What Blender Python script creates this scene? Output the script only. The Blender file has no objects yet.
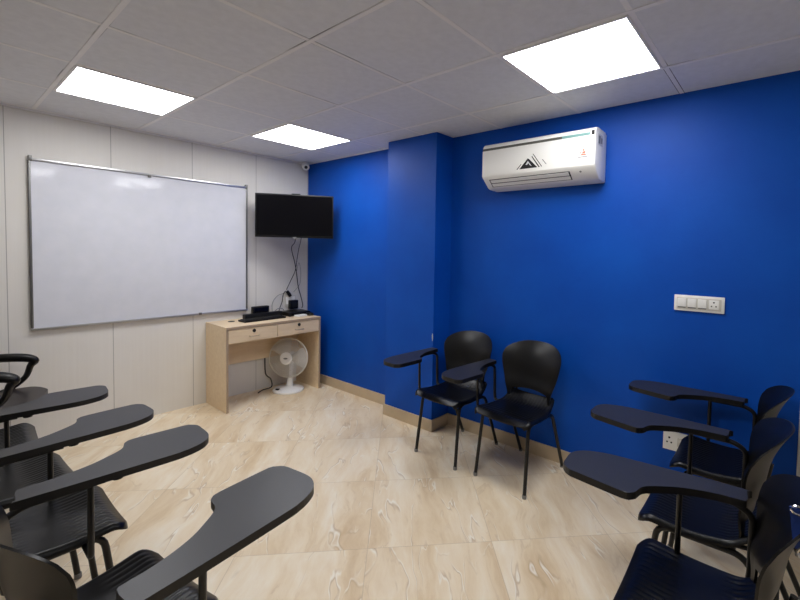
import bpy, bmesh, math, random
from mathutils import Vector, Matrix
random.seed(4)
C = bpy.context.scene.collection
PI = math.pi
H = 2.4354
# ------------------------------------------------------------------ materials
def new_mat(name):
    m = bpy.data.materials.new(name); m.use_nodes = True
    nt = m.node_tree; b = nt.nodes['Principled BSDF']
    return m, nt, b
def lin(c):
    return tuple(((v/255)/12.92 if v/255 <= .04045 else (((v/255)+.055)/1.055)**2.4) for v in c)
def mat(name, rgb, rough=.5, metal=0, spec=.5, bump=0, bscale=60, var=0, vscale=6, coat=0):
    m, nt, b = new_mat(name)
    c = lin(rgb)+(1,)
    b.inputs['Base Color'].default_value = c
    b.inputs['Roughness'].default_value = rough
    b.inputs['Metallic'].default_value = metal
    b.inputs['Specular IOR Level'].default_value = spec
    b.inputs['Coat Weight'].default_value = coat
    tc = nt.nodes.new('ShaderNodeTexCoord')
    if var:
        n = nt.nodes.new('ShaderNodeTexNoise'); n.inputs['Scale'].default_value = vscale; n.inputs['Detail'].default_value = 5
        nt.links.new(tc.outputs['Object'], n.inputs['Vector'])
        mx = nt.nodes.new('ShaderNodeMix'); mx.data_type = 'RGBA'
        mx.inputs['A'].default_value = tuple(v*(1-var) for v in c[:3])+(1,)
        mx.inputs['B'].default_value = tuple(min(1, v*(1+var)) for v in c[:3])+(1,)
        nt.links.new(n.outputs['Fac'], mx.inputs['Factor']); nt.links.new(mx.outputs['Result'], b.inputs['Base Color'])
    if bump:
        n = nt.nodes.new('ShaderNodeTexNoise'); n.inputs['Scale'].default_value = bscale; n.inputs['Detail'].default_value = 4
        nt.links.new(tc.outputs['Object'], n.inputs['Vector'])
        bp = nt.nodes.new('ShaderNodeBump'); bp.inputs['Strength'].default_value = bump; bp.inputs['Distance'].default_value = .01
        nt.links.new(n.outputs['Fac'], bp.inputs['Height']); nt.links.new(bp.outputs['Normal'], b.inputs['Normal'])
    return m
class NB:
    """tiny node-building helper"""
    def __init__(s, nt): s.nt = nt
    def math(s, op, a, b=None, c=None, clamp=False):
        n = s.nt.nodes.new('ShaderNodeMath'); n.operation = op; n.use_clamp = clamp
        for i, v in enumerate((a, b, c)):
            if v is None: continue
            if isinstance(v, (int, float)): n.inputs[i].default_value = v
            else: s.nt.links.new(v, n.inputs[i])
        return n.outputs[0]
    def mix(s, f, a, b):
        n = s.nt.nodes.new('ShaderNodeMix'); n.data_type = 'RGBA'
        for k, v in (('Factor', f), ('A', a), ('B', b)):
            if isinstance(v, tuple): n.inputs[k].default_value = v
            elif isinstance(v, (int, float)): n.inputs[k].default_value = v
            else: s.nt.links.new(v, n.inputs[k])
        return n.outputs['Result']
    def xyz(s):
        tc = s.nt.nodes.new('ShaderNodeTexCoord'); sp = s.nt.nodes.new('ShaderNodeSeparateXYZ')
        s.nt.links.new(tc.outputs['Object'], sp.inputs[0]); return sp.outputs, tc.outputs['Object']
    def comb(s, x, y, z):
        n = s.nt.nodes.new('ShaderNodeCombineXYZ')
        for i, v in enumerate((x, y, z)):
            if isinstance(v, (int, float)): n.inputs[i].default_value = v
            else: s.nt.links.new(v, n.inputs[i])
        return n.outputs[0]
    def noise(s, vec, scale, detail=4, rough=.5, dist=0):
        n = s.nt.nodes.new('ShaderNodeTexNoise'); n.inputs['Scale'].default_value = scale
        n.inputs['Detail'].default_value = detail; n.inputs['Roughness'].default_value = rough; n.inputs['Distortion'].default_value = dist
        s.nt.links.new(vec, n.inputs['Vector']); return n.outputs['Fac']
    def ramp(s, f, stops):
        n = s.nt.nodes.new('ShaderNodeValToRGB'); e = n.color_ramp.elements
        while len(e) < len(stops): e.new(.5)
        for el, (p, c) in zip(e, stops): el.position = p; el.color = c
        s.nt.links.new(f, n.inputs[0]); return n.outputs[0]
    def bump(s, h, b, strength=.3, dist=.01):
        n = s.nt.nodes.new('ShaderNodeBump'); n.inputs['Strength'].default_value = strength; n.inputs['Distance'].default_value = dist
        s.nt.links.new(h, n.inputs['Height']); s.nt.links.new(n.outputs['Normal'], b.inputs['Normal'])
    def line(s, coord, period, width):
        """1 within width/2 of multiples of period"""
        t = s.math('DIVIDE', coord, period); t = s.math('ADD', t, .5); fr = s.math('FRACT', t)
        d = s.math('ABSOLUTE', s.math('SUBTRACT', fr, .5))
        return s.math('LESS_THAN', d, width/period/2)
G = lambda *c: lin(c)+(1,)

def floor_mat():
    m, nt, b = new_mat('beige_marble_floor_tile'); n = NB(nt); (x, y, z), ob = n.xyz()
    a = math.radians(45.2); e1 = (math.cos(a), math.sin(a)); e2 = (math.sin(a), -math.cos(a)); P0 = (-.517, -1.815); T = .626
    dx = n.math('SUBTRACT', x, P0[0]); dy = n.math('SUBTRACT', y, P0[1])
    u = n.math('ADD', n.math('MULTIPLY', dx, e1[0]), n.math('MULTIPLY', dy, e1[1]))
    v = n.math('ADD', n.math('MULTIPLY', dx, e2[0]), n.math('MULTIPLY', dy, e2[1]))
    iu = n.math('FLOOR', n.math('DIVIDE', u, T)); iv = n.math('FLOOR', n.math('DIVIDE', v, T))
    wn = nt.nodes.new('ShaderNodeTexWhiteNoise'); wn.noise_dimensions = '2D'
    nt.links.new(n.comb(iu, iv, 0), wn.inputs['Vector'])
    off = n.math('MULTIPLY', wn.outputs['Value'], 7.0)
    # stretched veining along the tile's long grain
    # grain runs along u, wandering a little
    wob = n.noise(n.comb(u, v, off), 1.3, 3, .5, 0)
    vv = n.math('ADD', v, n.math('MULTIPLY', wob, .30))
    vec = n.comb(n.math('MULTIPLY', u, .8), n.math('MULTIPLY', vv, 3.2), off)
    n1 = n.noise(vec, 1.7, 7, .58, .5)
    vec2 = n.comb(n.math('MULTIPLY', u, .75), n.math('MULTIPLY', vv, 3.4), n.math('ADD', off, 3.1))
    n2 = n.noise(vec2, 2.0, 3, .5, .35)
    n4 = n.noise(vec2, 9, 6, .65, .6)
    base = n.ramp(n.math('ADD', n.math('MULTIPLY', n1, .8), n.math('MULTIPLY', n4, .2)), [(.30, G(214, 186, 146)), (.43, G(231, 209, 174)), (.53, G(240, 222, 192)), (.68, G(248, 237, 215))])
    ridge = n.math('ABSOLUTE', n.math('SUBTRACT', n2, .5))
    vein = n.math('SUBTRACT', 1, n.math('MULTIPLY', ridge, 75), clamp=True)
    n3 = n.noise(n.comb(u, v, off), 5.0, 3, .5, 0)
    vmask = n.math('MULTIPLY', n.math('SUBTRACT', n3, .44, clamp=True), 7, clamp=True)
    vm = n.math('MULTIPLY', vein, vmask, clamp=True)
    ridge3 = n.math('ABSOLUTE', n.math('SUBTRACT', n2, .487))
    shade = n.math('MULTIPLY', n.math('SUBTRACT', 1, n.math('MULTIPLY', ridge3, 70), clamp=True), vmask, clamp=True)
    col = n.mix(n.math('MULTIPLY', shade, .6), base, G(186, 158, 122))
    col = n.mix(n.math('MULTIPLY', vm, .8), col, G(252, 246, 232))
    ridge2 = n.math('ABSOLUTE', n.math('SUBTRACT', n1, .47))
    dv = n.math('MULTIPLY', n.math('SUBTRACT', 1, n.math('MULTIPLY', ridge2, 60), clamp=True), n.math('MULTIPLY', n.math('SUBTRACT', .52, n3, clamp=True), 6, clamp=True))
    col = n.mix(n.math('MULTIPLY', dv, .30), col, G(194, 166, 130))
    g = n.math('MAXIMUM', n.line(u, T, .0035), n.line(v, T, .0035))
    col = n.mix(n.math('MULTIPLY', g, .32), col, G(160, 138, 110))
    nt.links.new(col, b.inputs['Base Color'])
    b.inputs['Roughness'].default_value = .38
    b.inputs['Specular IOR Level'].default_value = .35
    hgt = n.math('SUBTRACT', n.math('MULTIPLY', n1, .25), n.math('MULTIPLY', g, .6))
    n.bump(hgt, b, .12, .004)
    return m
def panel_wall_mat():
    m, nt, b = new_mat('grey_pvc_wall_panel'); n = NB(nt); (x, y, z), ob = n.xyz()
    seam = n.line(n.math('ADD', x, 2.377), .5925, .005)
    n1 = n.noise(ob, 3, 4); n2 = n.noise(n.comb(n.math('MULTIPLY', x, 60), y, n.math('MULTIPLY', z, 1.2)), 1.0, 3)
    f = n.math('ADD', n.math('MULTIPLY', n1, .6), n.math('MULTIPLY', n2, .4))
    col = n.ramp(f, [(.3, G(222, 218, 211)), (.7, G(228, 225, 219))])
    col = n.mix(n.math('MULTIPLY', seam, .55), col, G(110, 106, 100))
    nt.links.new(col, b.inputs['Base Color']); b.inputs['Roughness'].default_value = .45
    b.inputs['Specular IOR Level'].default_value = .3
    n.bump(n.math('MULTIPLY', seam, -1.0), b, .4, .004)
    return m
def blue_mat():
    m, nt, b = new_mat('blue_wall_paint'); n = NB(nt); (x, y, z), ob = n.xyz()
    n1 = n.noise(ob, 2.2, 6, .6); n2 = n.noise(ob, 90, 3)
    col = n.ramp(n1, [(.3, G(4, 71, 169)), (.7, G(7, 81, 181))])
    nt.links.new(col, b.inputs['Base Color']); b.inputs['Roughness'].default_value = .5
    b.inputs['Specular IOR Level'].default_value = .2
    n.bump(n.math('ADD', n.math('MULTIPLY', n1, 1.5), n.math('MULTIPLY', n2, .25)), b, .25, .006)
    return m
def ceil_mat():
    m, nt, b = new_mat('gypsum_ceiling_tile'); n = NB(nt); (x, y, z), ob = n.xyz()
    gx = n.math('ADD', x, 1.6132); gy = n.math('ADD', y, 1.2742)
    g = n.math('MAXIMUM', n.line(gx, .618, .030), n.line(gy, .618, .030))
    wob = n.noise(ob, 1.7, 3)
    n1 = n.noise(ob, 26, 3); v = nt.nodes.new('ShaderNodeTexVoronoi'); v.inputs['Scale'].default_value = 120; nt.links.new(ob, v.inputs['Vector'])
    col = n.ramp(n1, [(.3, G(226, 228, 232)), (.7, G(233, 235, 239))])
    gap = n.math('MULTIPLY', g, n.math('MULTIPLY', n.math('SUBTRACT', wob, .57, clamp=True), 9, clamp=True))
    col = n.mix(gap, col, G(58, 52, 52))
    nt.links.new(col, b.inputs['Base Color']); b.inputs['Roughness'].default_value = .6
    b.inputs['Specular IOR Level'].default_value = .25
    n.bump(n.math('ADD', v.outputs['Distance'], n1), b, .12, .003)
    return m
def wood_mat():
    m, nt, b = new_mat('pale_wood_laminate'); n = NB(nt); (x, y, z), ob = n.xyz()
    f = n.noise(n.comb(n.math('MULTIPLY', x, 2), n.math('MULTIPLY', y, 14), n.math('MULTIPLY', z, 14)), 2.2, 6, .6, .6)
    col = n.ramp(f, [(.3, G(224, 199, 163)), (.7, G(236, 214, 180))])
    nt.links.new(col, b.inputs['Base Color']); b.inputs['Roughness'].default_value = .45
    return m
def wb_mat():
    m, nt, b = new_mat('whiteboard_enamel'); n = NB(nt); (x, y, z), ob = n.xyz()
    n1 = n.noise(ob, 3.0, 4, .5, .5); n2 = n.noise(ob, 9, 3)
    smear = n.ramp(n2, [(.3, G(214, 216, 223)), (.7, G(220, 221, 228))])
    nt.links.new(smear, b.inputs['Base Color']); b.inputs['Roughness'].default_value = .09
    n.bump(n.math('ADD', n1, n.math('MULTIPLY', n2, .5)), b, .10, .02)
    return m
M = dict(
    floor=floor_mat(), panel=panel_wall_mat(), blue=blue_mat(), ceil=ceil_mat(), wood=wood_mat(), wb=wb_mat(),
    plain=mat('plain_wall_paint', (205, 202, 198), .7, var=.04),
    tbar=mat('white_ceiling_bar', (244, 243, 243), .45, var=.05),
    skirt=mat('tan_skirting_tile', (200, 180, 150), .35, var=.12, vscale=9),
    skirt_joint=mat('skirting_edge', (120, 100, 78), .6),
    seat=mat('black_moulded_plastic', (9, 9, 10), .33, spec=.38, bump=0),
    metal=mat('black_powder_coated_steel', (5, 5, 6), .35, spec=.5),
    lam=mat('dark_grey_laminate', (42, 42, 46), .38, spec=.42, bump=.03, bscale=300, var=.06, vscale=8),
    lamedge=mat('black_edge_banding', (12, 12, 13), .4),
    cap=mat('grey_rubber_cap', (120, 118, 115), .6),
    alu=mat('brushed_aluminium', (188, 188, 190), .3, metal=.9),
    aludark=mat('dark_aluminium_side', (112, 112, 110), .4, metal=.7),
    black=mat('black_plastic', (7, 7, 8), .38, spec=.35),
    screen=mat('tv_screen_glass', (4, 4, 8), .16, spec=.3),
    white=mat('white_plastic', (242, 241, 236), .3),
    offwhite=mat('off_white_plastic', (212, 208, 198), .35),
    grey=mat('grey_plastic', (120, 120, 120), .45),
    dark=mat('dark_recess', (12, 12, 12), .6),
    edge=mat('dark_laminate_edge', (172, 150, 126), .5),
    teal=mat('teal_print', (120, 165, 160), .4),
    stripe=mat('grey_print', (92, 92, 86), .4),
    orange=mat('orange_print', (196, 118, 92), .5),
    brass=mat('steel_handle', (205, 190, 168), .3, metal=.9),
    chip=mat('bare_plaster', (214, 214, 210), .8),
    maroon=mat('dark_brown_leatherette', (34, 28, 30), .35),
    chrome=mat('chrome', (225, 225, 225), .08, metal=1),
    bluecloth=mat('blue_webbing', (28, 62, 140), .6, bump=.2, bscale=200),
    blade=mat('fan_blade_plastic', (196, 190, 182), .4),
    label=mat('pale_label', (214, 214, 214), .5),
    cable=mat('dark_cable', (38, 36, 36), .5),
    gcable=mat('grey_cable', (140, 140, 138), .5),
)
def emit_mat(name, rgb, s):
    m, nt, b = new_mat(name)
    b.inputs['Base Color'].default_value = (1, 1, 1, 1)
    b.inputs['Emission Color'].default_value = rgb+(1,); b.inputs['Emission Strength'].default_value = s
    return m
M['led'] = emit_mat('led_diffuser', (.985, .985, 1.0), 14.6)
# ------------------------------------------------------------------ mesh helpers
def obj(name, bm, m, parent=None, smooth=False, loc=None, rot=None):
    me = bpy.data.meshes.new(name); bmesh.ops.recalc_face_normals(bm, faces=bm.faces) ; bm.to_mesh(me); bm.free()
    ms = m if isinstance(m, (list, tuple)) else [m]
    for k in ms: me.materials.append(M[k] if isinstance(k, str) else k)
    if smooth:
        me.polygons.foreach_set('use_smooth', [True]*len(me.polygons))
        try: me.set_sharp_from_angle(angle=math.radians(40))
        except Exception: pass
    o = bpy.data.objects.new(name, me); C.objects.link(o)
    if parent: o.parent = parent
    if loc: o.location = loc
    if rot: o.rotation_euler = rot
    return o
def thing(name, label, cat, loc=(0, 0, 0), rz=0, group=None):
    o = bpy.data.objects.new(name, None); C.objects.link(o); o.empty_display_size = .1
    o.location = loc; o.rotation_euler = (0, 0, rz); tag(o, label, cat, group); return o
def tag(o, label, cat, group=None):
    o['label'] = label; o['category'] = cat
    if group: o['group'] = group
    return o
def struct(o): o['kind'] = 'structure'; return o
def box(bm, x0, x1, y0, y1, z0, z1, bev=0, seg=2, mi=0):
    t = bmesh.new(); bmesh.ops.create_cube(t, size=1)
    for v in t.verts: v.co = Vector(((x0+x1)/2+v.co.x*(x1-x0), (y0+y1)/2+v.co.y*(y1-y0), (z0+z1)/2+v.co.z*(z1-z0)))
    if bev: bmesh.ops.bevel(t, geom=t.edges[:], offset=bev, segments=seg, affect='EDGES', profile=.6)
    for f in t.faces: f.material_index = mi
    merge(bm, t)
def merge(bm, t, mtx=None):
    if mtx: bmesh.ops.transform(t, matrix=mtx, verts=t.verts)
    me = bpy.data.meshes.new('tmp'); t.to_mesh(me); t.free(); bm.from_mesh(me); bpy.data.meshes.remove(me)
def catmull(pts, n=6, closed=False):
    P = [Vector(p) for p in pts]; out = []; N = len(P)
    rng = range(N if closed else N-1)
    for i in rng:
        if closed: a, b, c, d = P[i-1], P[i], P[(i+1) % N], P[(i+2) % N]
        else: a, b, c, d = P[max(i-1, 0)], P[i], P[i+1], P[min(i+2, N-1)]
        for k in range(n):
            t = k/n
            out.append(.5*((2*b)+(c-a)*t+(2*a-5*b+4*c-d)*t*t+(3*b-a-3*c+d)*t**3))
    if not closed: out.append(P[-1])
    return out
def fillet(pts, r, n=5):
    P = [Vector(p) for p in pts]; out = [P[0]]
    for i in range(1, len(P)-1):
        a, b, c = P[i-1], P[i], P[i+1]; d1 = (a-b); d2 = (c-b); k = min(r, d1.length*.45, d2.length*.45)
        s = b+d1.normalized()*k; e = b+d2.normalized()*k
        for j in range(n+1):
            t = j/n; out.append((1-t)**2*s+2*t*(1-t)*b+t*t*e)
    out.append(P[-1]); return out
def tube(bm, pts, r, seg=10, closed=False, flat=1.0, mi=0):
    P = [Vector(p) for p in pts]; N = len(P); rings = []; up = None
    for i in range(N):
        if closed: d = (P[(i+1) % N]-P[i-1])
        else: d = P[min(i+1, N-1)]-P[max(i-1, 0)]
        d.normalize()
        if up is None:
            up = Vector((0, 0, 1)) if abs(d.z) < .9 else Vector((1, 0, 0))
        s = d.cross(up); s.normalize(); up = s.cross(d); up.normalize()
        rr = r[i] if isinstance(r, (list, tuple)) else r
        rings.append([bm.verts.new(P[i]+s*math.cos(2*PI*k/seg)*rr+up*math.sin(2*PI*k/seg)*rr*flat) for k in range(seg)])
    M_ = N if closed else N-1
    for i in range(M_):
        A, B = rings[i], rings[(i+1) % N]
        for k in range(seg):
            f = bm.faces.new((A[k], A[(k+1) % seg], B[(k+1) % seg], B[k])); f.material_index = mi
    if not closed:
        bm.faces.new(rings[0][::-1]); bm.faces.new(rings[-1])
def lathe(bm, prof, seg=32, mtx=None, mi=0):
    t = bmesh.new(); rings = []
    for (r, z) in prof:
        rings.append([t.verts.new((max(r, 1e-4)*math.cos(2*PI*k/seg), max(r, 1e-4)*math.sin(2*PI*k/seg), z)) for k in range(seg)])
    for A, B in zip(rings, rings[1:]):
        for k in range(seg): t.faces.new((A[k], A[(k+1) % seg], B[(k+1) % seg], B[k]))
    t.faces.new(rings[0][::-1]); t.faces.new(rings[-1])
    for f in t.faces: f.material_index = mi
    merge(bm, t, mtx)
def prism(bm, poly, z0, z1, bev=0, mi_side=0, mi_top=0, mtx=None):
    t = bmesh.new(); lo = [t.verts.new((p[0], p[1], z0)) for p in poly]; hi = [t.verts.new((p[0], p[1], z1)) for p in poly]
    n = len(poly); top = t.faces.new(hi); bot = t.faces.new(lo[::-1])
    for i in range(n):
        f = t.faces.new((lo[i], lo[(i+1) % n], hi[(i+1) % n], hi[i])); f.material_index = mi_side
    top.material_index = mi_top; bot.material_index = mi_side
    if bev:
        es = [e for e in t.edges if len(e.link_faces) == 2 and (top in e.link_faces or bot in e.link_faces)]
        bmesh.ops.bevel(t, geom=es, offset=bev, segments=2, affect='EDGES', profile=.5)
    merge(bm, t, mtx)
def shell(bm, fn, nu, nv, th, axis):
    """grid surface fn(i/nu, j/nv) thickened along axis"""
    ax = Vector(axis)*th
    A = [[bm.verts.new(fn(i/nu, j/nv)) for j in range(nv+1)] for i in range(nu+1)]
    B = [[bm.verts.new(A[i][j].co-ax) for j in range(nv+1)] for i in range(nu+1)]
    for i in range(nu):
        for j in range(nv):
            bm.faces.new((A[i][j], A[i+1][j], A[i+1][j+1], A[i][j+1])); bm.faces.new((B[i][j], B[i][j+1], B[i+1][j+1], B[i+1][j]))
    for i in range(nu):
        bm.faces.new((A[i][0], B[i][0], B[i+1][0], A[i+1][0])); bm.faces.new((A[i][nv], A[i+1][nv], B[i+1][nv], B[i][nv]))
    for j in range(nv):
        bm.faces.new((A[0][j], A[0][j+1], B[0][j+1], B[0][j])); bm.faces.new((A[nu][j], B[nu][j], B[nu][j+1], A[nu][j+1]))
def quadbox(name, m, parent=None, **k):
    bm = bmesh.new(); box(bm, *k['b'], bev=k.get('bev', 0)); return obj(name, bm, m, parent, smooth=bool(k.get('bev')), loc=k.get('loc'), rot=k.get('rot'))
# ------------------------------------------------------------------ room
XL, YB, DR = -3.85, -5.5, .051
CX, CY0, CY1 = -.16, -1.4805, -2.0412
bm = bmesh.new(); box(bm, XL, DR+.1, YB, .1, -.1, 0); struct(obj('floor', bm, 'floor'))
bm = bmesh.new(); box(bm, XL, DR+.1, YB, .1, H, H+.1); struct(obj('ceiling', bm, 'ceil'))
bm = bmesh.new(); box(bm, XL, DR+.1, 0, .1, 0, H); struct(obj('wall_front', bm, 'panel'))
bm = bmesh.new(); box(bm, 0, .25, CY0, 0, 0, H); struct(obj('wall_right', bm, 'blue'))
bm = bmesh.new(); box(bm, DR, .25, YB, CY0, 0, H); struct(obj('wall_right', bm, 'blue'))
bm = bmesh.new(); box(bm, CX, .2, CY1, CY0, 0, H, bev=.004); o = struct(obj('wall_column', bm, 'blue'))
bm = bmesh.new()
prism(bm, [(0, .815), (.006, .80), (.005, .77), (.002, .748), (-.003, .76), (-.004, .80)], 0, .002, mtx=Matrix.Translation((CX-.001, CY1+.005, 0)) @ Matrix(((0, 0, -1, 0), (1, 0, 0, 0), (0, 1, 0, 0), (0, 0, 0, 1))))
c = obj('paint_chip', bm, 'chip', o)
bm = bmesh.new(); box(bm, XL-.1, XL, YB, .1, 0, H); struct(obj('wall_left', bm, 'plain'))
bm = bmesh.new(); box(bm, XL, DR+.2, YB-.1, YB, 0, H); struct(obj('wall_back', bm, 'plain'))
b = .0971; t = .012
def skirting(segs):
    bm = bmesh.new()
    for s in segs: box(bm, *s, bev=.002)
    return struct(obj('baseboard_right', bm, 'skirt'))
skirting([(-t, .0, CY0, 0, 0, b)])
skirting([(CX-t, CX, CY1-t, CY0+t, 0, b), (CX, -.005, CY0, CY0+t, 0, b), (CX, DR, CY1-t, CY1, 0, b)])
skirting([(DR-t, DR, -4.352, CY1-t, 0, b)])
# ceiling T-bars
bm = bmesh.new()
X = [-1.6132+.618*i for i in range(-3, 3)]; Y = [-1.2742+.618*j for j in range(-7, 3)]
for x in X: 
    if XL < x < DR: box(bm, x-.011, x+.011, YB, 0, H-.0032, H+.01)
for y in Y:
    if YB < y < 0: box(bm, XL, DR, y-.011, y+.011, H-.0014, H+.01)
o = struct(obj('trim_1', bm, 'tbar'))
# perimeter angle
bm = bmesh.new(); box(bm, XL, 0, -.02, 0, H-.012, H); box(bm, -.02, 0, CY0, 0, H-.006, H); struct(obj('trim_2', bm, 'tbar'))
# door frame at the right edge
bm = bmesh.new(); box(bm, DR-.012, DR+.02, -4.42, -4.352, 0, 2.1, bev=.004); box(bm, DR-.03, DR+.02, -5.26, -5.19, 0, 2.1, bev=.004); box(bm, DR-.03, DR+.02, -5.26, -4.352, 2.1, 2.17, bev=.004)
fr = struct(obj('door_1', bm, 'label'))
bm = bmesh.new(); box(bm, DR-.01, DR+.03, -5.19, -4.42, .01, 2.1); obj('door_panel', bm, 'offwhite', fr)
# ------------------------------------------------------------------ ceiling lights
def ceiling_light(i, j, label):
    cx = -1.6132+(i+.5)*.618; cy = -1.2742+(j+.5)*.618; sx, sy = .5685/2, .5741/2
    t_ = thing('ceiling_light', label, 'light', (cx, cy, H), 0, 'square LED ceiling panels')
    bm = bmesh.new(); a, c_ = sx+.014, sy+.010
    box(bm, -a, a, sy, c_, -.008, .002); box(bm, -a, a, -c_, -sy, -.008, .002); box(bm, sx, a, -sy, sy, -.008, .002); box(bm, -a, -sx, -sy, sy, -.008, .002)
    obj('frame', bm, 'tbar', t_)
    r = .018; pts = []
    for qx, qy, a0 in ((1, 1, 0), (-1, 1, 90), (-1, -1, 180), (1, -1, 270)):
        for k in range(6):
            an = math.radians(a0+k*18); pts.append((qx*(sx-r)+r*math.cos(an), qy*(sy-r)+r*math.sin(an)))
    bm = bmesh.new(); prism(bm, pts, -.006, 0); obj('diffuser', bm, 'led', t_)
ceiling_light(-1, 0, 'glowing square ceiling panel above the whiteboard, farthest left')
ceiling_light(1, 0, 'glowing square ceiling panel nearest the television corner, smallest in view')
ceiling_light(-1, -4, 'glowing square ceiling panel at the back left, beyond the edge of view')
ceiling_light(1, -4, 'large glowing square ceiling panel above the air conditioner')
# ------------------------------------------------------------------ whiteboard
x0, x1, z0, z1 = -2.264, -.699, .847, 2.089
wb = thing('whiteboard', 'large blank white board in an aluminium frame on the grey wall', 'whiteboard', ((x0+x1)/2, -.005, z0))
w2 = (x1-x0)/2; hh = z1-z0
bm = bmesh.new(); box(bm, -w2+.01, w2-.01, -.014, 0, .01, hh-.01); obj('writing_surface', bm, 'wb', wb)
bm = bmesh.new()
box(bm, -w2, w2, -.024, 0, hh-.018, hh, bev=.003); obj('frame_rail', bm, 'alu', wb, smooth=True); bm = bmesh.new(); box(bm, -w2, w2, -.026, 0, 0, .016, bev=.003)
obj('frame_rail', bm, 'alu', wb, smooth=True)
for sx in (-1, 1):
    bm = bmesh.new(); box(bm, sx*(w2-.007)-.007, sx*(w2-.007)+.007, -.022, 0, .018, hh-.02, bev=.003); obj('frame_side', bm, 'aludark', wb, smooth=True)
for sx in (-1, 1):
    bm = bmesh.new(); box(bm, sx*(w2-.012)-.010, sx*(w2-.012)+.010, -.027, -.001, hh-.02, hh+.018, bev=.004); obj('hanging_clip', bm, 'aludark', wb, smooth=True)
for fx, fz in ((-.05, hh-.03), (.34, .004)):
    bm = bmesh.new(); box(bm, fx-.012, fx+.012, -.030, -.020, fz-.003, fz+.018, bev=.002); obj('clip', bm, 'aludark', wb, smooth=True)
# ------------------------------------------------------------------ chairs
SZ = 0.0
def seat_fn(u, v):
    # u across, v front->back
    y = .245-.385*v
    w = .216-.008*min(1, v/.35) if v < .35 else .208-.033*((v-.35)/.65)**1.6
    if v < .09: w -= .03*((.09-v)/.09)**2.2
    x = (2*u-1)*w
    z = .460-.014*math.sin(PI*min(1, max(0, (v-.1)/.8)))+.052*max(0, (v-.76)/.24)**1.8
    if v < .16: z -= .030*((.16-v)/.16)**2
    e = abs(2*u-1)
    z += .010*e*e
    z -= .016*max(0, (e-.9)/.1)**2
    m = math.exp(-((v-.24)/.15)**4)+math.exp(-((v-.84)/.13)**4)
    k = .0021*m*max(0, 1-max(0, (e-.84)/.1))
    ph = x/.023
    fr = ph-math.floor(ph)
    z -= k*(1 if fr < .30 else (0 if fr > .45 else 1-(fr-.30)/.15))
    return Vector((x, y, z))
def back_fn(u, v):
    s = 2*u-1; a = abs(s)
    ztop = .765+.098*math.sqrt(max(0, 1-a**2.5))
    if a < .82: zb = .530+.016*(1-(a/.82)**2)
    elif a < .88: zb = .530-(.530-.475)*(a-.82)/.06
    else: zb = .475
    z = zb+(ztop-zb)*v
    k = min(1, max(0, (z-.46)/.30)); w = .166+.062*(k*k*(3-2*k))
    if z > .765: w = .228
    x = s*w
    y = -.120-.065*((z-.46)/.41)-.035*max(0, (z-.70)/.15)**2 + .068*(x/.23)**2
    y -= .012*math.exp(-((z-.56)/.05)**2)*(-1)
    return Vector((x, y, z))
TAB = [(.31, -.035), (.297, -.05), (.225, -.05), (.216, -.03), (.213, .03), (.200, .09), (.180, .145), (.152, .192), (.124, .232), (.100, .252), (.074, .260), (.050, .267), (.035, .283), (.030, .310),
       (.030, .470), (.036, .503), (.066, .528), (.11, .53), (.185, .53), (.228, .520), (.266, .494), (.290, .455), (.305, .405), (.31, .33)]
TAB = [((.31-(.31-p[0])*.93)-.02, p[1]*.957-.007) for p in TAB]
TAB_TAPER = [p if p[1] < .28 else (p[0]+(.29-p[0])*.22*min(1, ((p[1]-.28)/.25)), p[1]) for p in TAB]
taper = {}
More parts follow.
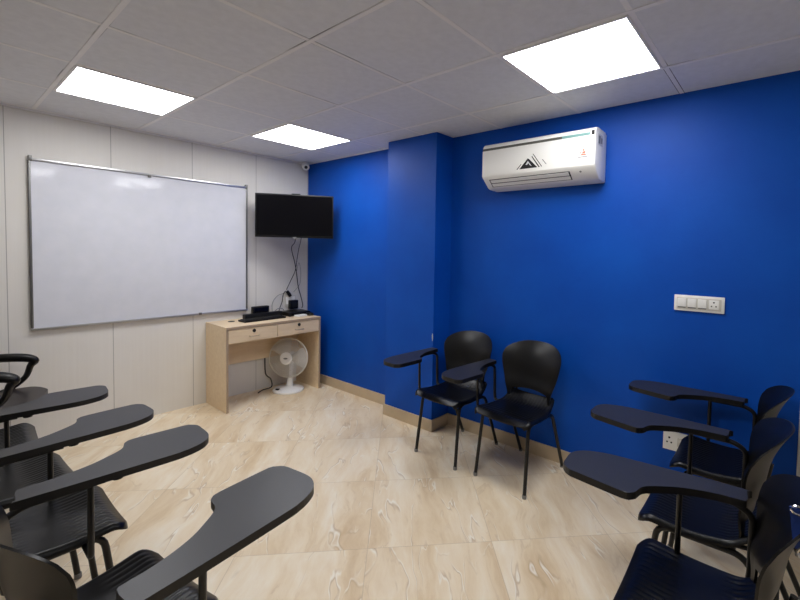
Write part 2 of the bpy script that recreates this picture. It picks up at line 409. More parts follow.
def make_chair():
    t_ = thing('tablet_chair', 'x', 'chair')
    bm = bmesh.new(); shell(bm, seat_fn, 100, 34, .007, (0, 0, 1)); obj('seat', bm, 'seat', t_, smooth=True)
    bm = bmesh.new(); shell(bm, back_fn, 50, 22, .007, (0, 1, 0)); obj('backrest', bm, 'seat', t_, smooth=True)
    for s in (-1, 1):
        bm = bmesh.new(); tube(bm, fillet([(s*.19, .225, .008), (s*.175, .175, .425), (s*.178, .06, .425)], .05), .0115)
        l = obj('leg', bm, 'metal', t_, smooth=True)
        bm = bmesh.new(); lathe(bm, [(.0135, 0), (.0135, .02), (.012, .022)], 14, Matrix.Translation((s*.19, .225, 0))); obj('foot_cap', bm, 'cap', l, smooth=True)
        bm = bmesh.new(); tube(bm, fillet([(s*.178, .06, .425), (s*.176, -.11, .425), (s*.17, -.287, .008)], .05), .0115)
        l = obj('leg', bm, 'metal', t_, smooth=True)
        bm = bmesh.new(); lathe(bm, [(.0135, 0), (.0135, .02), (.012, .022)], 14, Matrix.Translation((s*.17, -.287, 0))); obj('foot_cap', bm, 'cap', l, smooth=True)
    bm = bmesh.new()
    tube(bm, [(-.178, .13, .425), (.178, .13, .425)], .010); obj('seat_crossbar', bm, 'metal', t_, smooth=True)
    bm = bmesh.new(); tube(bm, [(-.178, -.07, .425), (.178, -.07, .425)], .010); obj('seat_crossbar', bm, 'metal', t_, smooth=True)
    for s in (-1, 1):
        bm = bmesh.new(); tube(bm, fillet([(s*.13, -.07, .425), (s*.13, -.150, .435), (s*.13, -.148, .52), (s*.13, -.172, .66)], .04), .008); obj('back_support', bm, 'metal', t_, smooth=True)
    # writing tablet
    TH = .025; TT = .72
    def tabmesh(T):
        bm = bmesh.new(); pts = catmull([Vector((p[0], p[1], 0)) for p in T], 3, True)
        prism(bm, [(p.x-.25, p.y-.02) for p in pts], TT-TH, TT, bev=.002, mi_side=1, mi_top=0); return bm
    tmp = obj('tmp_tablet', tabmesh(TAB_TAPER), ['lam', 'lamedge'], smooth=False); taper['mesh'] = tmp.data; bpy.data.objects.remove(tmp)
    bm = tabmesh(TAB)
    tb = obj('writing_tablet', bm, ['lam', 'lamedge'], t_, loc=(.25, .02, 0))
    bm = bmesh.new(); lathe(bm, [(.016, -.016), (.02, -.008), (.022, 0)], 16, Matrix.Translation((0, .17, TT-TH))); obj('stop_bracket', bm, 'black', tb, smooth=True)
    bm = bmesh.new()
    tube(bm, fillet([(.09, .12, .425), (.238, .12, .425), (.240, .12, .46), (.245, .12, TT-TH)], .02), .0095)
    box(bm, .225, .275, .085, .155, TT-TH-.012, TT-TH, bev=.003)
    obj('tablet_post', bm, 'metal', t_, smooth=True)
    bm = bmesh.new()
    tube(bm, fillet([(.09, -.08, .425), (.236, -.08, .425), (.245, -.085, .47), (.25, -.085, .66), (.252, -.04, TT-TH-.011), (.252, .12, TT-TH-.011)], .04, 7), .0105)
    obj('tablet_post', bm, 'metal', t_, smooth=True)
    return t_
def copy_tree(o, parent=None):
    c_ = o.copy(); C.objects.link(c_)
    if parent: c_.parent = parent
    for ch in list(o.children): copy_tree(ch, c_)
    return c_
GRP = 'black plastic chairs with writing tablets'
CH = [
 # x, y, heading of the front (deg), tablet swing (deg), arm side shift, tablet forward shift, arm height shift, tablet kind, label
 (-.278, -2.385, 177, 0, .035, 0, -.008, 'slim', 'black chair against the blue wall, beside the column, its tablet in front of the column'),
 (-.270, -2.915, 176, -1, .03, 0, -.008, 'slim', 'black chair against the blue wall, fully visible, second from the column'),
 (-1.325, -4.140, 92, 4, -.05, -.012, 0, 'taper', 'black chair at right nearest the camera, the lowest of the three right-hand tablets'),
 (-.785, -4.085, 91, 0, -.05, .035, 0, 'taper', 'black chair at right, middle one of the three right-hand tablets'),
 (-.230, -4.090, 91, 0, -.04, .02, 0, 'taper', 'black chair at right closest to the blue wall, behind the other two there'),
 (-2.490, -2.848, 8, 0, .08, .005, -.004, '', 'black chair in left foreground with the largest tablet, nearest the camera'),
 (-2.533, -2.192, 0, -3, .04, .0, -.006, '', 'black chair at left, second tablet from the camera, ribbed seat below it'),
 (-2.580, -1.690, 3, 0, .065, .0, -.03, '', 'black chair at left, third tablet from the camera'),
 (-2.620, -1.120, -3, -3, .075, .0, -.03, '', 'black chair at left with the farthest tablet, next to the grey wall'),
]
proto = make_chair()
for i, (x, y, hd, sw, off, fwd, dzz, kind, lab) in enumerate(CH):
    o = proto if i == 0 else copy_tree(proto)
    o.location = (x, y, 0); o.rotation_euler = (0, 0, math.radians(hd-90)); tag(o, lab, 'chair', GRP)
    for ch in o.children:
        if ch.name.startswith('tablet_post'): ch.location.x = off; ch.location.z = dzz
        if ch.name.startswith('writing_tablet'):
            ch.rotation_euler = (0, 0, math.radians(sw)); ch.location = (.25+off, .02+fwd, dzz); ch.scale = (.80, 1, 1) if kind == 'slim' else ((.94, 1, 1) if kind == 'taper' else (1, 1, 1))
            if kind == 'taper': ch.data = taper['mesh']
# armchair by the grey wall
ac = thing('armchair', 'black armchair with curved loop arms by the grey wall, cut off at the left edge', 'chair', (-2.575, -.43, 0), math.radians(-106))
bm = bmesh.new()
def aseat(u, v):
    x = (2*u-1); y = .31-.54*v; w = .26*(1-.25*max(0, (.25-v)/.25)**2.5)
    return Vector((x*w, y, .50-.02*max(0, (.2-v)/.2)**2-.008*math.sin(PI*v)))
shell(bm, aseat, 24, 24, .05, (0, 0, 1)); obj('seat', bm, 'maroon', ac, smooth=True)
bm = bmesh.new()
def aback(u, v):
    s = 2*u-1; z = .56+.42*v; w = .20+.03*math.sin(PI*v); 
    if v > .8: w -= .06*((v-.8)/.2)**2
    return Vector((s*w, -.24-.09*v+.04*s*s, z))
shell(bm, aback, 20, 20, .03, (0, 1, 0)); obj('backrest', bm, 'maroon', ac, smooth=True)
for s in (-1, 1):
    bm = bmesh.new()
    pts = catmull([(s*.20, .02, .475), (s*.25, .10, .49), (s*.262, .185, .56), (s*.265, .215, .64), (s*.265, .235, .675), (s*.265, .17, .70), (s*.262, .02, .71), (s*.255, -.14, .695), (s*.245, -.24, .64), (s*.235, -.285, .60)], 6)
    n_ = len(pts); rr = [.020+.016*math.exp(-((k/n_-.58)/.22)**2) for k in range(n_)]
    tube(bm, pts, rr, 12, flat=.8); obj('armrest', bm, 'black', ac, smooth=True)
bm = bmesh.new(); lathe(bm, [(.05, .40), (.03, .36), (.028, .12), (.04, .08)], 20); obj('gas_column', bm, 'black', ac, smooth=True)
bm = bmesh.new()
for k in range(5):
    a = 2*PI*k/5; tube(bm, [(0, 0, .10), (.15*math.cos(a), .15*math.sin(a), .09), (.29*math.cos(a), .29*math.sin(a), .065)], [.026, .02, .014], 10)
obj('star_base', bm, 'black', ac, smooth=True)
for k in range(5):
    a = 2*PI*k/5; bm = bmesh.new(); lathe(bm, [(.018, -.014), (.027, -.012), (.027, .012), (.018, .014)], 16, Matrix.Translation((.29*math.cos(a), .29*math.sin(a), .027)) @ Matrix.Rotation(a, 4, 'Z') @ Matrix.Rotation(PI/2, 4, 'X')); 
    tube(bm, [(.29*math.cos(a), .29*math.sin(a), .03), (.29*math.cos(a), .29*math.sin(a), .07)], .008, 8)
    obj('caster', bm, 'black', ac, smooth=True)
# ------------------------------------------------------------------ desk
dx0, dx1, dy, dz = -1.084, -.122, -.435, .770
dk = thing('desk', 'pale wood desk with two drawers in the corner under the television', 'desk', ((dx0+dx1)/2, dy/2, 0))
L = (dx1-dx0)/2; D = -dy/2; y_b = D-.004
bm = bmesh.new(); box(bm, -L, L, -D, y_b, dz-.022, dz, bev=.0015)
top = obj('desk_top', bm, 'wood', dk)
bm = bmesh.new(); box(bm, -L-.0005, L+.0005, -D-.002, -D+.001, dz-.022, dz-.0005); obj('front_edge', bm, 'edge', top)
bm = bmesh.new(); lathe(bm, [(.03, 0), (.03, .003), (.022, .004), (.02, .002)], 24, Matrix.Translation((-L+.18, .09, dz))); obj('cable_grommet', bm, 'dark', top, smooth=True)
for s in (-1, 1):
    bm = bmesh.new(); xx = s*(L-.009); box(bm, xx-.009, xx+.009, -D+.004, y_b, 0, dz-.022, bev=.0015); sp_ = obj('side_panel', bm, 'wood', dk)
    bm = bmesh.new(); box(bm, xx-.0092, xx+.0092, -D+.002, -D+.005, 0.002, dz-.022); obj('edge_band', bm, 'edge', sp_)
bm = bmesh.new(); box(bm, -L+.018, L-.018, y_b-.03, y_b-.014, .33, dz-.022); obj('modesty_panel', bm, 'wood', dk)
bm = bmesh.new(); box(bm, -L+.018, L-.018, -D+.02, y_b-.03, dz-.145, dz-.135); box(bm, -.008, .008, -D+.02, y_b-.03, dz-.14, dz-.022); obj('drawer_case', bm, 'wood', dk)
for s in (-1, 1):
    cx = s*(L-.018)/2; hw = (L-.018)/2-.002
    bm = bmesh.new(); box(bm, cx-hw, cx+hw, -D+.002, -D+.02, dz-.15, dz-.026, bev=.0015); dw = obj('drawer', bm, 'wood', dk)
    bm = bmesh.new(); tube(bm, fillet([(cx-.045, -D+.002, dz-.100), (cx-.043, -D-.016, dz-.103), (cx+.043, -D-.016, dz-.103), (cx+.045, -D+.002, dz-.100)], .012), .004, 8); obj('handle', bm, 'brass', dw, smooth=True)
    bm = bmesh.new(); lathe(bm, [(.016, 0), (.016, .003), (.012, .006)], 20, Matrix.Translation((cx, -D+.002, dz-.055)) @ Matrix.Rotation(PI/2, 4, 'X')); obj('lock', bm, 'dark', dw, smooth=True)
# things on the desk  (z = dz)
def onz(px, py, pz=dz): return (px, py, pz)
kb = thing('keyboard', 'long flat black keyboard at the front of the desk', 'keyboard', onz(-.642, -.222), math.radians(3))
bm = bmesh.new(); box(bm, -.215, .215, -.065, .065, 0, .016, bev=.004); obj('case', bm, 'black', kb, smooth=True)
bm = bmesh.new()
for r_ in range(5):
    for c_ in range(18): box(bm, -.20+c_*.0223, -.20+c_*.0223+.019, -.052+r_*.021, -.052+r_*.021+.018, .016, .021)
k_ = obj('keys', bm, 'dark', kb); k_['kind'] = 'stuff'
sb = thing('speaker_bar', 'long low black bar lying behind the keyboard on the desk', 'speaker', onz(-.578, -.105), math.radians(1))
bm = bmesh.new(); box(bm, -.198, .198, -.033, .033, 0, .052, bev=.012, seg=3); obj('body', bm, 'black', sb, smooth=True)
bm = bmesh.new(); box(bm, -.185, .185, -.0345, -.032, .010, .042); obj('grille', bm, 'dark', sb)
rt = thing('set_top_box', 'small upright black box standing behind the bar against the wall', 'electronics', onz(-.575, -.042))
bm = bmesh.new(); box(bm, -.085, .085, -.025, .025, 0, .112, bev=.008); obj('body', bm, 'black', rt, smooth=True)
bm = bmesh.new(); box(bm, -.072, .072, -.0262, -.024, .06, .095); obj('front_panel', bm, 'screen', rt)
db = thing('dvr_box', 'wide flat black recorder box at the right end of the desk', 'electronics', onz(-.245, -.145), math.radians(-2))
bm = bmesh.new(); box(bm, -.125, .125, -.10, .10, .004, .042, bev=.004); bo = obj('body', bm, 'black', db, smooth=True)
for sx in (-.1, .1):
    for sy in (-.08, .08):
        bm = bmesh.new(); lathe(bm, [(.01, 0), (.01, .005)], 12, Matrix.Translation((sx, sy, 0))); obj('foot', bm, 'dark', db)
bm = bmesh.new(); box(bm, -.09, .03, -.1015, -.099, .014, .030); obj('front_panel', bm, 'screen', bo)
bm = bmesh.new(); box(bm, -.06, .06, -.032, .032, 0, .022, bev=.008, seg=3)
tag(obj('white_adapter_box', bm, 'white', smooth=True, loc=onz(-.275, -.305), rot=(0, 0, math.radians(8))), 'small white plastic box at the front right of the desk', 'adapter')
bm = bmesh.new(); lathe(bm, [(.012, 0), (.03, .004), (.034, .014), (.026, .026), (.012, .032)], 24); bmesh.ops.scale(bm, vec=(1, 1.5, 1), verts=bm.verts)
ms = thing('computer_mouse', 'small black mouse at the right corner of the desk', 'mouse', onz(-.160, -.290), math.radians(20))
obj('shell', bm, 'black', ms, smooth=True); bm = bmesh.new(); box(bm, -.003, .003, .018, .034, .022, .029, bev=.001); obj('scroll_wheel', bm, 'grey', ms)
# wall socket with charger and plug
ws = thing('wall_socket', 'white socket plate on the grey wall above the desk, mostly covered by a charger', 'socket', (-.212, -.002, .912))
bm = bmesh.new(); box(bm, -.070, .06, -.010, 0, -.07, .06, bev=.003); obj('plate', bm, 'offwhite', ws, smooth=True)
bm = bmesh.new(); box(bm, -.060, .045, -.0125, -.009, -.04, .04, bev=.001); obj('socket_face', bm, 'white', ws, smooth=True)
ad = thing('power_adapter', 'square black charger plugged into the wall socket above the desk', 'adapter', (-.198, -.012, .868))
bm = bmesh.new(); box(bm, -.048, .048, -.045, 0, -.048, .048, bev=.006); obj('body', bm, 'black', ad, smooth=True)
bm = bmesh.new(); box(bm, -.028, .028, -.047, -.044, -.03, .03); obj('label_plate', bm, 'dark', ad)
pg = thing('power_plug', 'slim black plug tilted above the square charger on the wall', 'plug', (-.247, -.012, .983), 0)
bm = bmesh.new(); tube(bm, [(-.022, -.012, .036), (0, -.022, 0), (.014, -.022, -.022)], [.016, .019, .017], 12); obj('body', bm, 'black', pg, smooth=True)
bm = bmesh.new(); tube(bm, [(.014, -.02, -.02), (.028, -.016, -.045)], [.014, .012], 10); obj('neck', bm, 'white', pg, smooth=True)
# ------------------------------------------------------------------ television
P0 = Vector((-.700, -.175, 1.590)); P1 = Vector((-.122, -.640, 1.590)); mid = (P0+P1)/2; ang = math.atan2(P1.y-P0.y, P1.x-P0.x); TW = (P1-P0).length; THh = .431
tv = thing('television', 'flat black television hung in the corner above the desk', 'television', (mid.x, mid.y, mid.z), ang)
bm = bmesh.new(); box(bm, -TW/2, TW/2, 0, .03, 0, THh, bev=.004); box(bm, -TW/2+.1, TW/2-.1, .03, .07, .05, THh-.08, bev=.012); obj('housing', bm, 'black', tv, smooth=True)
bm = bmesh.new(); box(bm, -TW/2+.012, TW/2-.012, -.002, .001, .022, THh-.012); obj('screen', bm, 'screen', tv)
bm = bmesh.new(); box(bm, -.02, .02, -.003, .002, -.008, .008, bev=.002); obj('logo_lip', bm, 'grey', tv)
bm = bmesh.new(); box(bm, -.03, .05, .0, .02, THh-.002, THh+.008, bev=.002); obj('sensor', bm, 'black', tv)
bm = bmesh.new(); box(bm, -.1, .1, .07, .078, .1, .3)
iv = Matrix.Rotation(-ang, 4, 'Z')
def loc_(p): return iv @ (Vector(p)-mid)
tube(bm, [(0, .075, .2), loc_((-.23, -.15, 1.81)), loc_((-.23, -.006, 1.81))], .016, 10)
q = bmesh.new(); box(q, -.06, .06, -.006, 0, -.1, .1); merge(bm, q, Matrix.Translation(loc_((-.23, -.002, 1.81))) @ iv)
obj('wall_bracket', bm, 'black', tv, smooth=True)
# cables
def cable(pts, r, label, m='cable', n=8):
    pts = [(p[0]*.935, p[1], p[2]-.016*min(1, max(0, (p[2]-.5)*9))) for p in pts]
    bm = bmesh.new(); tube(bm, catmull(pts, n), r, 8); return tag(obj('cable', bm, m, smooth=True), label, 'cable')
TB = 1.60
cable([(-.395, -.36, TB+.02), (-.39, -.33, TB-.04), (-.28, -.10, 1.50), (-.20, -.035, 1.36), (-.165, -.02, 1.25), (-.150, -.02, 1.14), (-.135, -.02, 1.06), (-.105, -.02, .97), (-.085, -.03, .87), (-.11, -.05, .838)], .0042, 'dark cable from the television falling to the right behind the recorder box')
cable([(-.345, -.385, TB+.02), (-.34, -.36, TB-.04), (-.20, -.12, 1.50), (-.16, -.03, 1.40), (-.185, -.03, 1.26), (-.24, -.02, 1.14), (-.29, -.02, 1.05)], .0036, 'dark cable from the television crossing over to the power plug')
cable([(-.30, -.014, 1.035), (-.33, -.02, 1.0), (-.345, -.02, .92), (-.385, -.03, .84), (-.385, -.035, .795)], .004, 'dark cable looping down from the power plug to the desk')
cable([(-.29, -.012, 1.015), (-.40, -.02, .99), (-.46, -.02, .92), (-.47, -.03, .84), (-.46, -.04, .795)], .0028, 'thin grey cable arching from the plug towards the bar', 'gcable')
cable([(-.17, -.03, 1.24), (-.135, -.02, 1.34), (-.115, -.02, 1.30), (-.105, -.018, 1.2), (-.12, -.018, 1.10), (-.20, -.02, 1.02)], .0022, 'thin grey cable looping beside the crossing cables', 'gcable')
cable([(-.36, -.10, .80), (-.375, -.09, .85), (-.43, -.08, .86), (-.47, -.075, .83)], .004, 'short grey cable loop at the end of the bar', 'gcable')
cable([(-.68, -.12, .009), (-.60, -.07, .009), (-.50, -.07, .02), (-.50, -.055, .10), (-.54, -.02, .16), (-.55, -.02, .34)], .006, 'black cable trailing on the floor behind the table fan')
# ------------------------------------------------------------------ fan
fa = thing('table_fan', 'white round table fan on the floor under the desk', 'fan', (-.380, -.250, 0), math.radians(-54))
bm = bmesh.new(); lathe(bm, [(.150, 0), (.155, .01), (.150, .022), (.10, .036), (.04, .045), (.032, .05)], 40); obj('base', bm, 'white', fa, smooth=True)
bm = bmesh.new(); lathe(bm, [(.012, 0), (.012, .008)], 16, Matrix.Translation((-.07, -.09, .03))); 
box(bm, -.095, -.055, -.095, -.075, .028, .042, bev=.003); obj('switch', bm, 'dark', fa)
bm = bmesh.new(); tube(bm, [(.01, .01, .04), (.01, .02, .12), (.01, .045, .25), (.0, .06, .34)], [.036, .030, .024, .026], 16); obj('stem', bm, 'white', fa, smooth=True)
hz = .345; RG = .200
rx = Matrix.Translation((0, 0, hz)) @ Matrix.Rotation(math.radians(-6), 4, 'X') @ Matrix.Rotation(PI/2, 4, 'X')   # local z -> -y (front)
bm = bmesh.new(); lathe(bm, [(.03, -.115), (.052, -.10), (.056, -.04), (.045, -.02)], 28, rx); obj('motor_housing', bm, 'white', fa, smooth=True)
bm = bmesh.new()
for k in range(3):
    t2 = bmesh.new(); 
    def bl(u, v):
        a = math.radians(-42+84*v)*(1-.15*u); r_ = .03+.16*u
        return Vector((r_*math.cos(a), r_*math.sin(a), .018*(v-.5)*2*(.4+.6*u)))
    shell(t2, bl, 10, 10, .002, (0, 0, 1)); merge(bm, t2, rx @ Matrix.Rotation(2*PI*k/3, 4, 'Z'))
lathe(bm, [(.035, -.02), (.035, .015), (.02, .022)], 24, rx); obj('blades', bm, 'blade', fa, smooth=True)
cg = bmesh.new()
for sgn in (1, -1):
    for k in range(84):
        a0 = 2*PI*k/84; pts = []
        for q_ in range(7):
            u = q_/6; r_ = .05+(RG-.05)*u; a = a0+.5*u*sgn
            zz = sgn*(.058*(1-u**2.4))+sgn*.004
            pts.append(rx @ Vector((r_*math.cos(a), r_*math.sin(a), zz)))
        tube(cg, pts, .0014, 4)
for r_, w_ in ((.13, .046), (.13, -.046)):
    tube(cg, [rx @ Vector((r_*math.cos(2*PI*k/48), r_*math.sin(2*PI*k/48), w_)) for k in range(48)], .0016, 6, closed=True)
g_ = obj('wire_guard', cg, 'offwhite', fa, smooth=True); g_['kind'] = 'stuff'
cg = bmesh.new(); tube(cg, [rx @ Vector((RG*math.cos(2*PI*k/64), RG*math.sin(2*PI*k/64), 0)) for k in range(64)], .007, 8, closed=True); obj('guard_rim', cg, 'offwhite', fa, smooth=True)
bm = bmesh.new(); lathe(bm, [(.062, .056), (.064, .062), (.056, .070), (.01, .073)], 32, rx); hb = obj('guard_cap', bm, 'white', fa, smooth=True)
bm = bmesh.new(); lathe(bm, [(.022, .073), (.022, .0745)], 24, rx @ Matrix.Diagonal((1, .38, 1, 1))); obj('badge', bm, 'grey', hb)
# ------------------------------------------------------------------ air conditioner
yA, yB_ = -3.318, -2.480; W = yA-yB_   # right end, left end
cyc = (yA+yB_)/2
ac_ = thing('air_conditioner', 'white split air conditioner high on the blue wall', 'air conditioner', (DR, cyc, 1.95))
hwA = abs(W)/2
def acprof(): # (distance from wall, z above 1.95)
    return [(.0, .0), (.0, .305), (.03, .322), (.15, .325), (.182, .318), (.197, .302), (.2005, .285), (.2005, .085), (.196, .076), (.12, .012), (.10, .004)]
def acx(bm, prof, y0, y1, bev=0):
    t2 = bmesh.new(); a = [t2.verts.new((-d, y0, z)) for d, z in prof]; b_ = [t2.verts.new((-d, y1, z)) for d, z in prof]; n_ = len(prof)
    fa_ = t2.faces.new(a); fb = t2.faces.new(b_[::-1])
    for i in range(n_): t2.faces.new((a[i], b_[i], b_[(i+1) % n_], a[(i+1) % n_]))
    if bev: bmesh.ops.bevel(t2, geom=[e for e in t2.edges if (fa_ in e.link_faces or fb in e.link_faces)], offset=bev, segments=3, affect='EDGES', profile=.5)
    merge(bm, t2)
bm = bmesh.new(); acx(bm, acprof(), -hwA, hwA, .008); body = obj('body', bm, 'white', ac_, smooth=True)
bm = bmesh.new(); box(bm, -.2035, -.199, -hwA+.004, hwA-.002, .086, .270, bev=.0015); fpn = obj('front_panel', bm, 'white', ac_, smooth=True)
bm = bmesh.new(); box(bm, -.2025, -.199, -hwA+.22, hwA-.003, .272, .288); obj('stripe', bm, 'stripe', ac_)
bm = bmesh.new(); box(bm, -.2026, -.199, -hwA+.035, -hwA+.219, .272, .288); obj('stripe', bm, 'teal', ac_)
bm = bmesh.new(); box(bm, -.2030, -.199, -hwA+.008, -hwA+.026, .262, .298); obj('display_window', bm, 'dark', ac_)
# louver on the sloped underside: slope from (.196,.076) to (.12,.012)
sl = Vector((-.12+.196, 0, .012-.076)); sl.normalize(); nrm = Vector((-sl.z*-1, 0, 0))
nrm = Vector((sl.z, 0, -sl.x))   # pointing outwards/down
def onslope(s, out): p = Vector((-.196, 0, .076))+sl*s+nrm*out; return p
def slopebox(bm, y0, y1, s0, s1, o0, o1):
    vs = []
    for y in (y0, y1):
        for s_, o_ in ((s0, o0), (s1, o0), (s1, o1), (s0, o1)):
            p = onslope(s_, o_); vs.append(bm.verts.new((p.x, y, p.z)))
    for f in ((0, 1, 2, 3), (7, 6, 5, 4), (0, 4, 5, 1), (1, 5, 6, 2), (2, 6, 7, 3), (3, 7, 4, 0)): bm.faces.new([vs[i] for i in f])
y0L, y1L = -hwA+.17, hwA-.05
bm = bmesh.new(); slopebox(bm, y0L, y1L, .018, .090, -.002, .0008); obj('outlet_recess', bm, 'dark', ac_)
bm = bmesh.new(); slopebox(bm, y0L+.010, y1L-.010, .024, .050, -.001, .004); obj('louver', bm, 'white', ac_)
bm = bmesh.new(); slopebox(bm, y0L+.008, y1L-.008, .058, .084, -.001, .004); obj('louver', bm, 'white', ac_)
bm = bmesh.new(); p = onslope(.03, 0); lathe(bm, [(.007, -.001), (.007, .002)], 16, Matrix.Translation((p.x, -hwA+.10, p.z)) @ Vector((0, 0, 1)).rotation_difference(nrm).to_matrix().to_4x4()); obj('indicator', bm, 'grey', ac_)
# logo and sticker (flat prints on the panel): local u = -y, v = z
def prints(name, polys, m):
    bm = bmesh.new()
    for pl in polys:
        vs = [bm.verts.new((-.2044-(.0006 if name == 'mountain_snow' else 0), -u, v)) for u, v in pl]
        vb = [bm.verts.new((-.2030, -u, v)) for u, v in pl]
        n_ = len(pl); bm.faces.new(vs); bm.faces.new(vb[::-1])
        for i in range(n_): bm.faces.new((vs[i], vb[i], vb[(i+1) % n_], vs[(i+1) % n_]))
    return obj(name, bm, m, fpn)
# y world = cyc - u ; mountain from y=-2.628 to -2.772, z 2.075..2.15
u0 = -(-2.806-cyc); 
prints('mountain_emblem', [[(u0-.014, .110), (u0+.050, .178), (u0+.060, .172), (u0+.124, .110)],
    [(u0-.036, .110), (u0-.027, .110), (u0+.002, .144), (u0-.003, .144)],
    [(u0+.132, .110), (u0+.142, .110), (u0+.082, .190), (u0+.078, .186)],
    [(u0+.152, .112), (u0+.158, .112), (u0+.090, .205), (u0+.087, .202)],
    [(u0+.186, .124), (u0+.190, .124), (u0+.160, .160), (u0+.157, .158)]], 'dark')
prints('mountain_snow', [[(u0+.034, .136), (u0+.052, .160), (u0+.082, .122), (u0+.064, .132), (u0+.056, .146), (u0+.046, .134)]], 'label')
u1 = -(-3.242-cyc)
prints('energy_sticker', [[(u1-.020, .150), (u1+.020, .150), (u1+.018, .158), (u1-.008, .160)], [(u1-.006, .162), (u1+.012, .161), (u1+.018, .172), (u1+.006, .176), (u1-.004, .170)], [(u1-.002, .178), (u1+.010, .178), (u1+.008, .188), (u1+.002, .192)], [(u1-.001, .198), (u1+.003, .198), (u1+.002, .214), (u1, .214)], [(u1-.022, .163), (u1-.012, .163), (u1-.014, .172), (u1-.020, .170)]], 'orange')
prints('sticker_text', [[(u1-.032, .138), (u1+.030, .138), (u1+.030, .143), (u1-.032, .143)]], 'grey')
bm = bmesh.new(); box(bm, -.165, -.075, -hwA-.001, -hwA+.001, .215, .285); sd = obj('side_label', bm, 'label', ac_)
bm = bmesh.new(); box(bm, -.152, -.118, -hwA-.0016, -hwA, .226, .274); box(bm, -.106, -.086, -hwA-.0016, -hwA, .232, .266); obj('label_print', bm, 'grey', sd)
# ------------------------------------------------------------------ switch boards
sw = thing('switch_board', 'long white switch plate with three rocker switches and one socket on the blue wall', 'switch', (DR, -3.880, 1.208), math.radians(0))
bm = bmesh.new(); box(bm, -.010, 0, -.127, .127, -.046, .046, bev=.004); obj('plate', bm, 'white', sw, smooth=True)
bm = bmesh.new(); box(bm, -.0135, -.011, -.112, .112, -.033, .033, bev=.0008); obj('inner_frame', bm, 'offwhite', sw, smooth=True)
for k in range(3):
    yc = .085-k*.052
    bm = bmesh.new(); vs = []
    box(bm, -.019, -.012, yc-.022, yc+.022, -.022, .027, bev=.003); obj('rocker_switch', bm, 'white', sw, smooth=True)
    bm = bmesh.new(); box(bm, -.0148, -.012, yc-.020, yc+.020, -.028, -.022); obj('switch_gap', bm, 'grey', sw)
bm = bmesh.new(); box(bm, -.0145, -.012, -.100, -.052, -.025, .027, bev=.001); so = obj('socket', bm, 'white', sw, smooth=True)
bm = bmesh.new()
for (yy, zz, r_) in ((-.076, .014, .0045), (-.065, -.008, .0038), (-.087, -.008, .0038)): lathe(bm, [(r_, 0), (r_, .001)], 12, Matrix.Translation((-.0143, yy, zz)) @ Matrix.Rotation(-PI/2, 4, 'Y'))
obj('socket_hole', bm, 'dark', so)
s2 = thing('power_outlet', 'small white outlet low on the blue wall behind the right-hand chairs', 'socket', (DR, -3.785, .372))
bm = bmesh.new(); box(bm, -.012, 0, -.07, .06, -.057, .057, bev=.003); obj('plate', bm, 'white', s2, smooth=True)
bm = bmesh.new()
for (yy, zz, r_) in ((.026, .018, .006), (.037, -.01, .005), (.014, -.01, .005)): lathe(bm, [(r_, 0), (r_, .001)], 12, Matrix.Translation((-.0122, yy, zz)) @ Matrix.Rotation(-PI/2, 4, 'Y'))
obj('socket_hole', bm, 'dark', s2)
bm = bmesh.new(); box(bm, -.018, -.011, -.050, -.018, -.025, .025, bev=.002); obj('rocker_switch', bm, 'offwhite', s2, smooth=True)
# ------------------------------------------------------------------ security camera
cc = thing('security_camera', 'tiny white security camera in the ceiling corner above the television', 'camera', (-.095, -.095, H-.006))
bm = bmesh.new(); lathe(bm, [(.028, 0), (.028, -.012), (.014, -.018), (.012, -.03)], 24); obj('mount', bm, 'white', cc, smooth=True)
dv = Vector((-.40, -.85, -.35)).normalized(); mq = Matrix.Translation((0, 0, -.045)) @ Vector((0, 0, 1)).rotation_difference(dv).to_matrix().to_4x4()
bm = bmesh.new(); lathe(bm, [(.030, -.045), (.037, -.035), (.037, .035), (.032, .042)], 24, mq); bd = obj('body', bm, 'white', cc, smooth=True)
bm = bmesh.new(); lathe(bm, [(.017, .041), (.017, .044), (.01, .046)], 24, mq); obj('lens', bm, 'dark', bd, smooth=True)
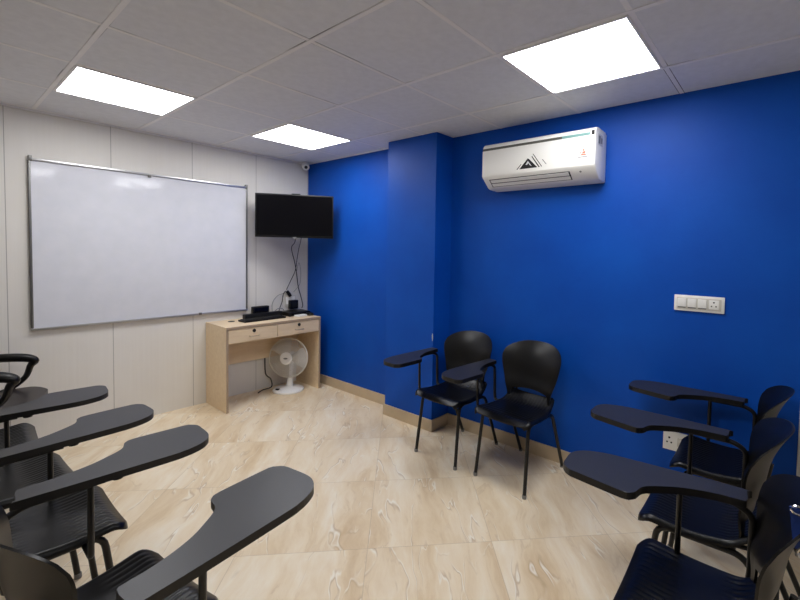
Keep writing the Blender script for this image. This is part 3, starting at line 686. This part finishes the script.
# ------------------------------------------------------------------ bag strap with buckles at right edge
bg = thing('bag_strap', 'blue strap with shiny buckles hanging at the right edge beside the near chair back', 'strap', (-1.42, -4.312, .835), math.radians(0))
bm = bmesh.new(); shell(bm, lambda u, v: Vector((.0+.006*math.sin(3*v), -.014+.028*u-.012*v, .03-.10*v)), 4, 12, .004, (1, 0, 0)); obj('webbing', bm, 'bluecloth', bg, smooth=True)
def ring(cy, cz, a, b_, r_):
    bm = bmesh.new(); tube(bm, [(0, cy+a*math.cos(2*PI*k/24), cz+b_*math.sin(2*PI*k/24)) for k in range(24)], r_, 8, closed=True); return bm
obj('buckle', ring(-.008, .024, .018, .010, .0035), 'chrome', bg, smooth=True)
obj('buckle', ring(-.022, -.078, .016, .014, .004), 'chrome', bg, smooth=True)
# ------------------------------------------------------------------ camera
f = 422.4489; yaw = .898; pit = -.042; rol = .0204
fw = Vector((math.sin(yaw)*math.cos(pit), math.cos(yaw)*math.cos(pit), math.sin(pit)))
r0 = Vector((math.cos(yaw), -math.sin(yaw), 0)); u0_ = r0.cross(fw)
R_ = r0*math.cos(rol)+u0_*math.sin(rol); U_ = -r0*math.sin(rol)+u0_*math.cos(rol)
cam = bpy.data.objects.new('camera', bpy.data.cameras.new('camera')); C.objects.link(cam)
cam.matrix_world = Matrix(((R_.x, U_.x, -fw.x, -2.7535), (R_.y, U_.y, -fw.y, -4.2683), (R_.z, U_.z, -fw.z, 1.4762), (0, 0, 0, 1)))
cam.data.sensor_width = 36; cam.data.lens = f/800*36; cam.data.clip_start = .02; cam.data.shift_x = -49.8875/800; cam.data.shift_y = -29.9329/800
bpy.context.scene.camera = cam
w = bpy.data.worlds.new('world'); bpy.context.scene.world = w; w.use_nodes = True
w.node_tree.nodes['Background'].inputs[0].default_value = (.05, .05, .05, 1); w.node_tree.nodes['Background'].inputs[1].default_value = .3
vs = bpy.context.scene.view_settings; vs.view_transform = 'Standard'; vs.look = 'None'; vs.gamma = 1; vs.exposure = 0; vs.use_curve_mapping = False
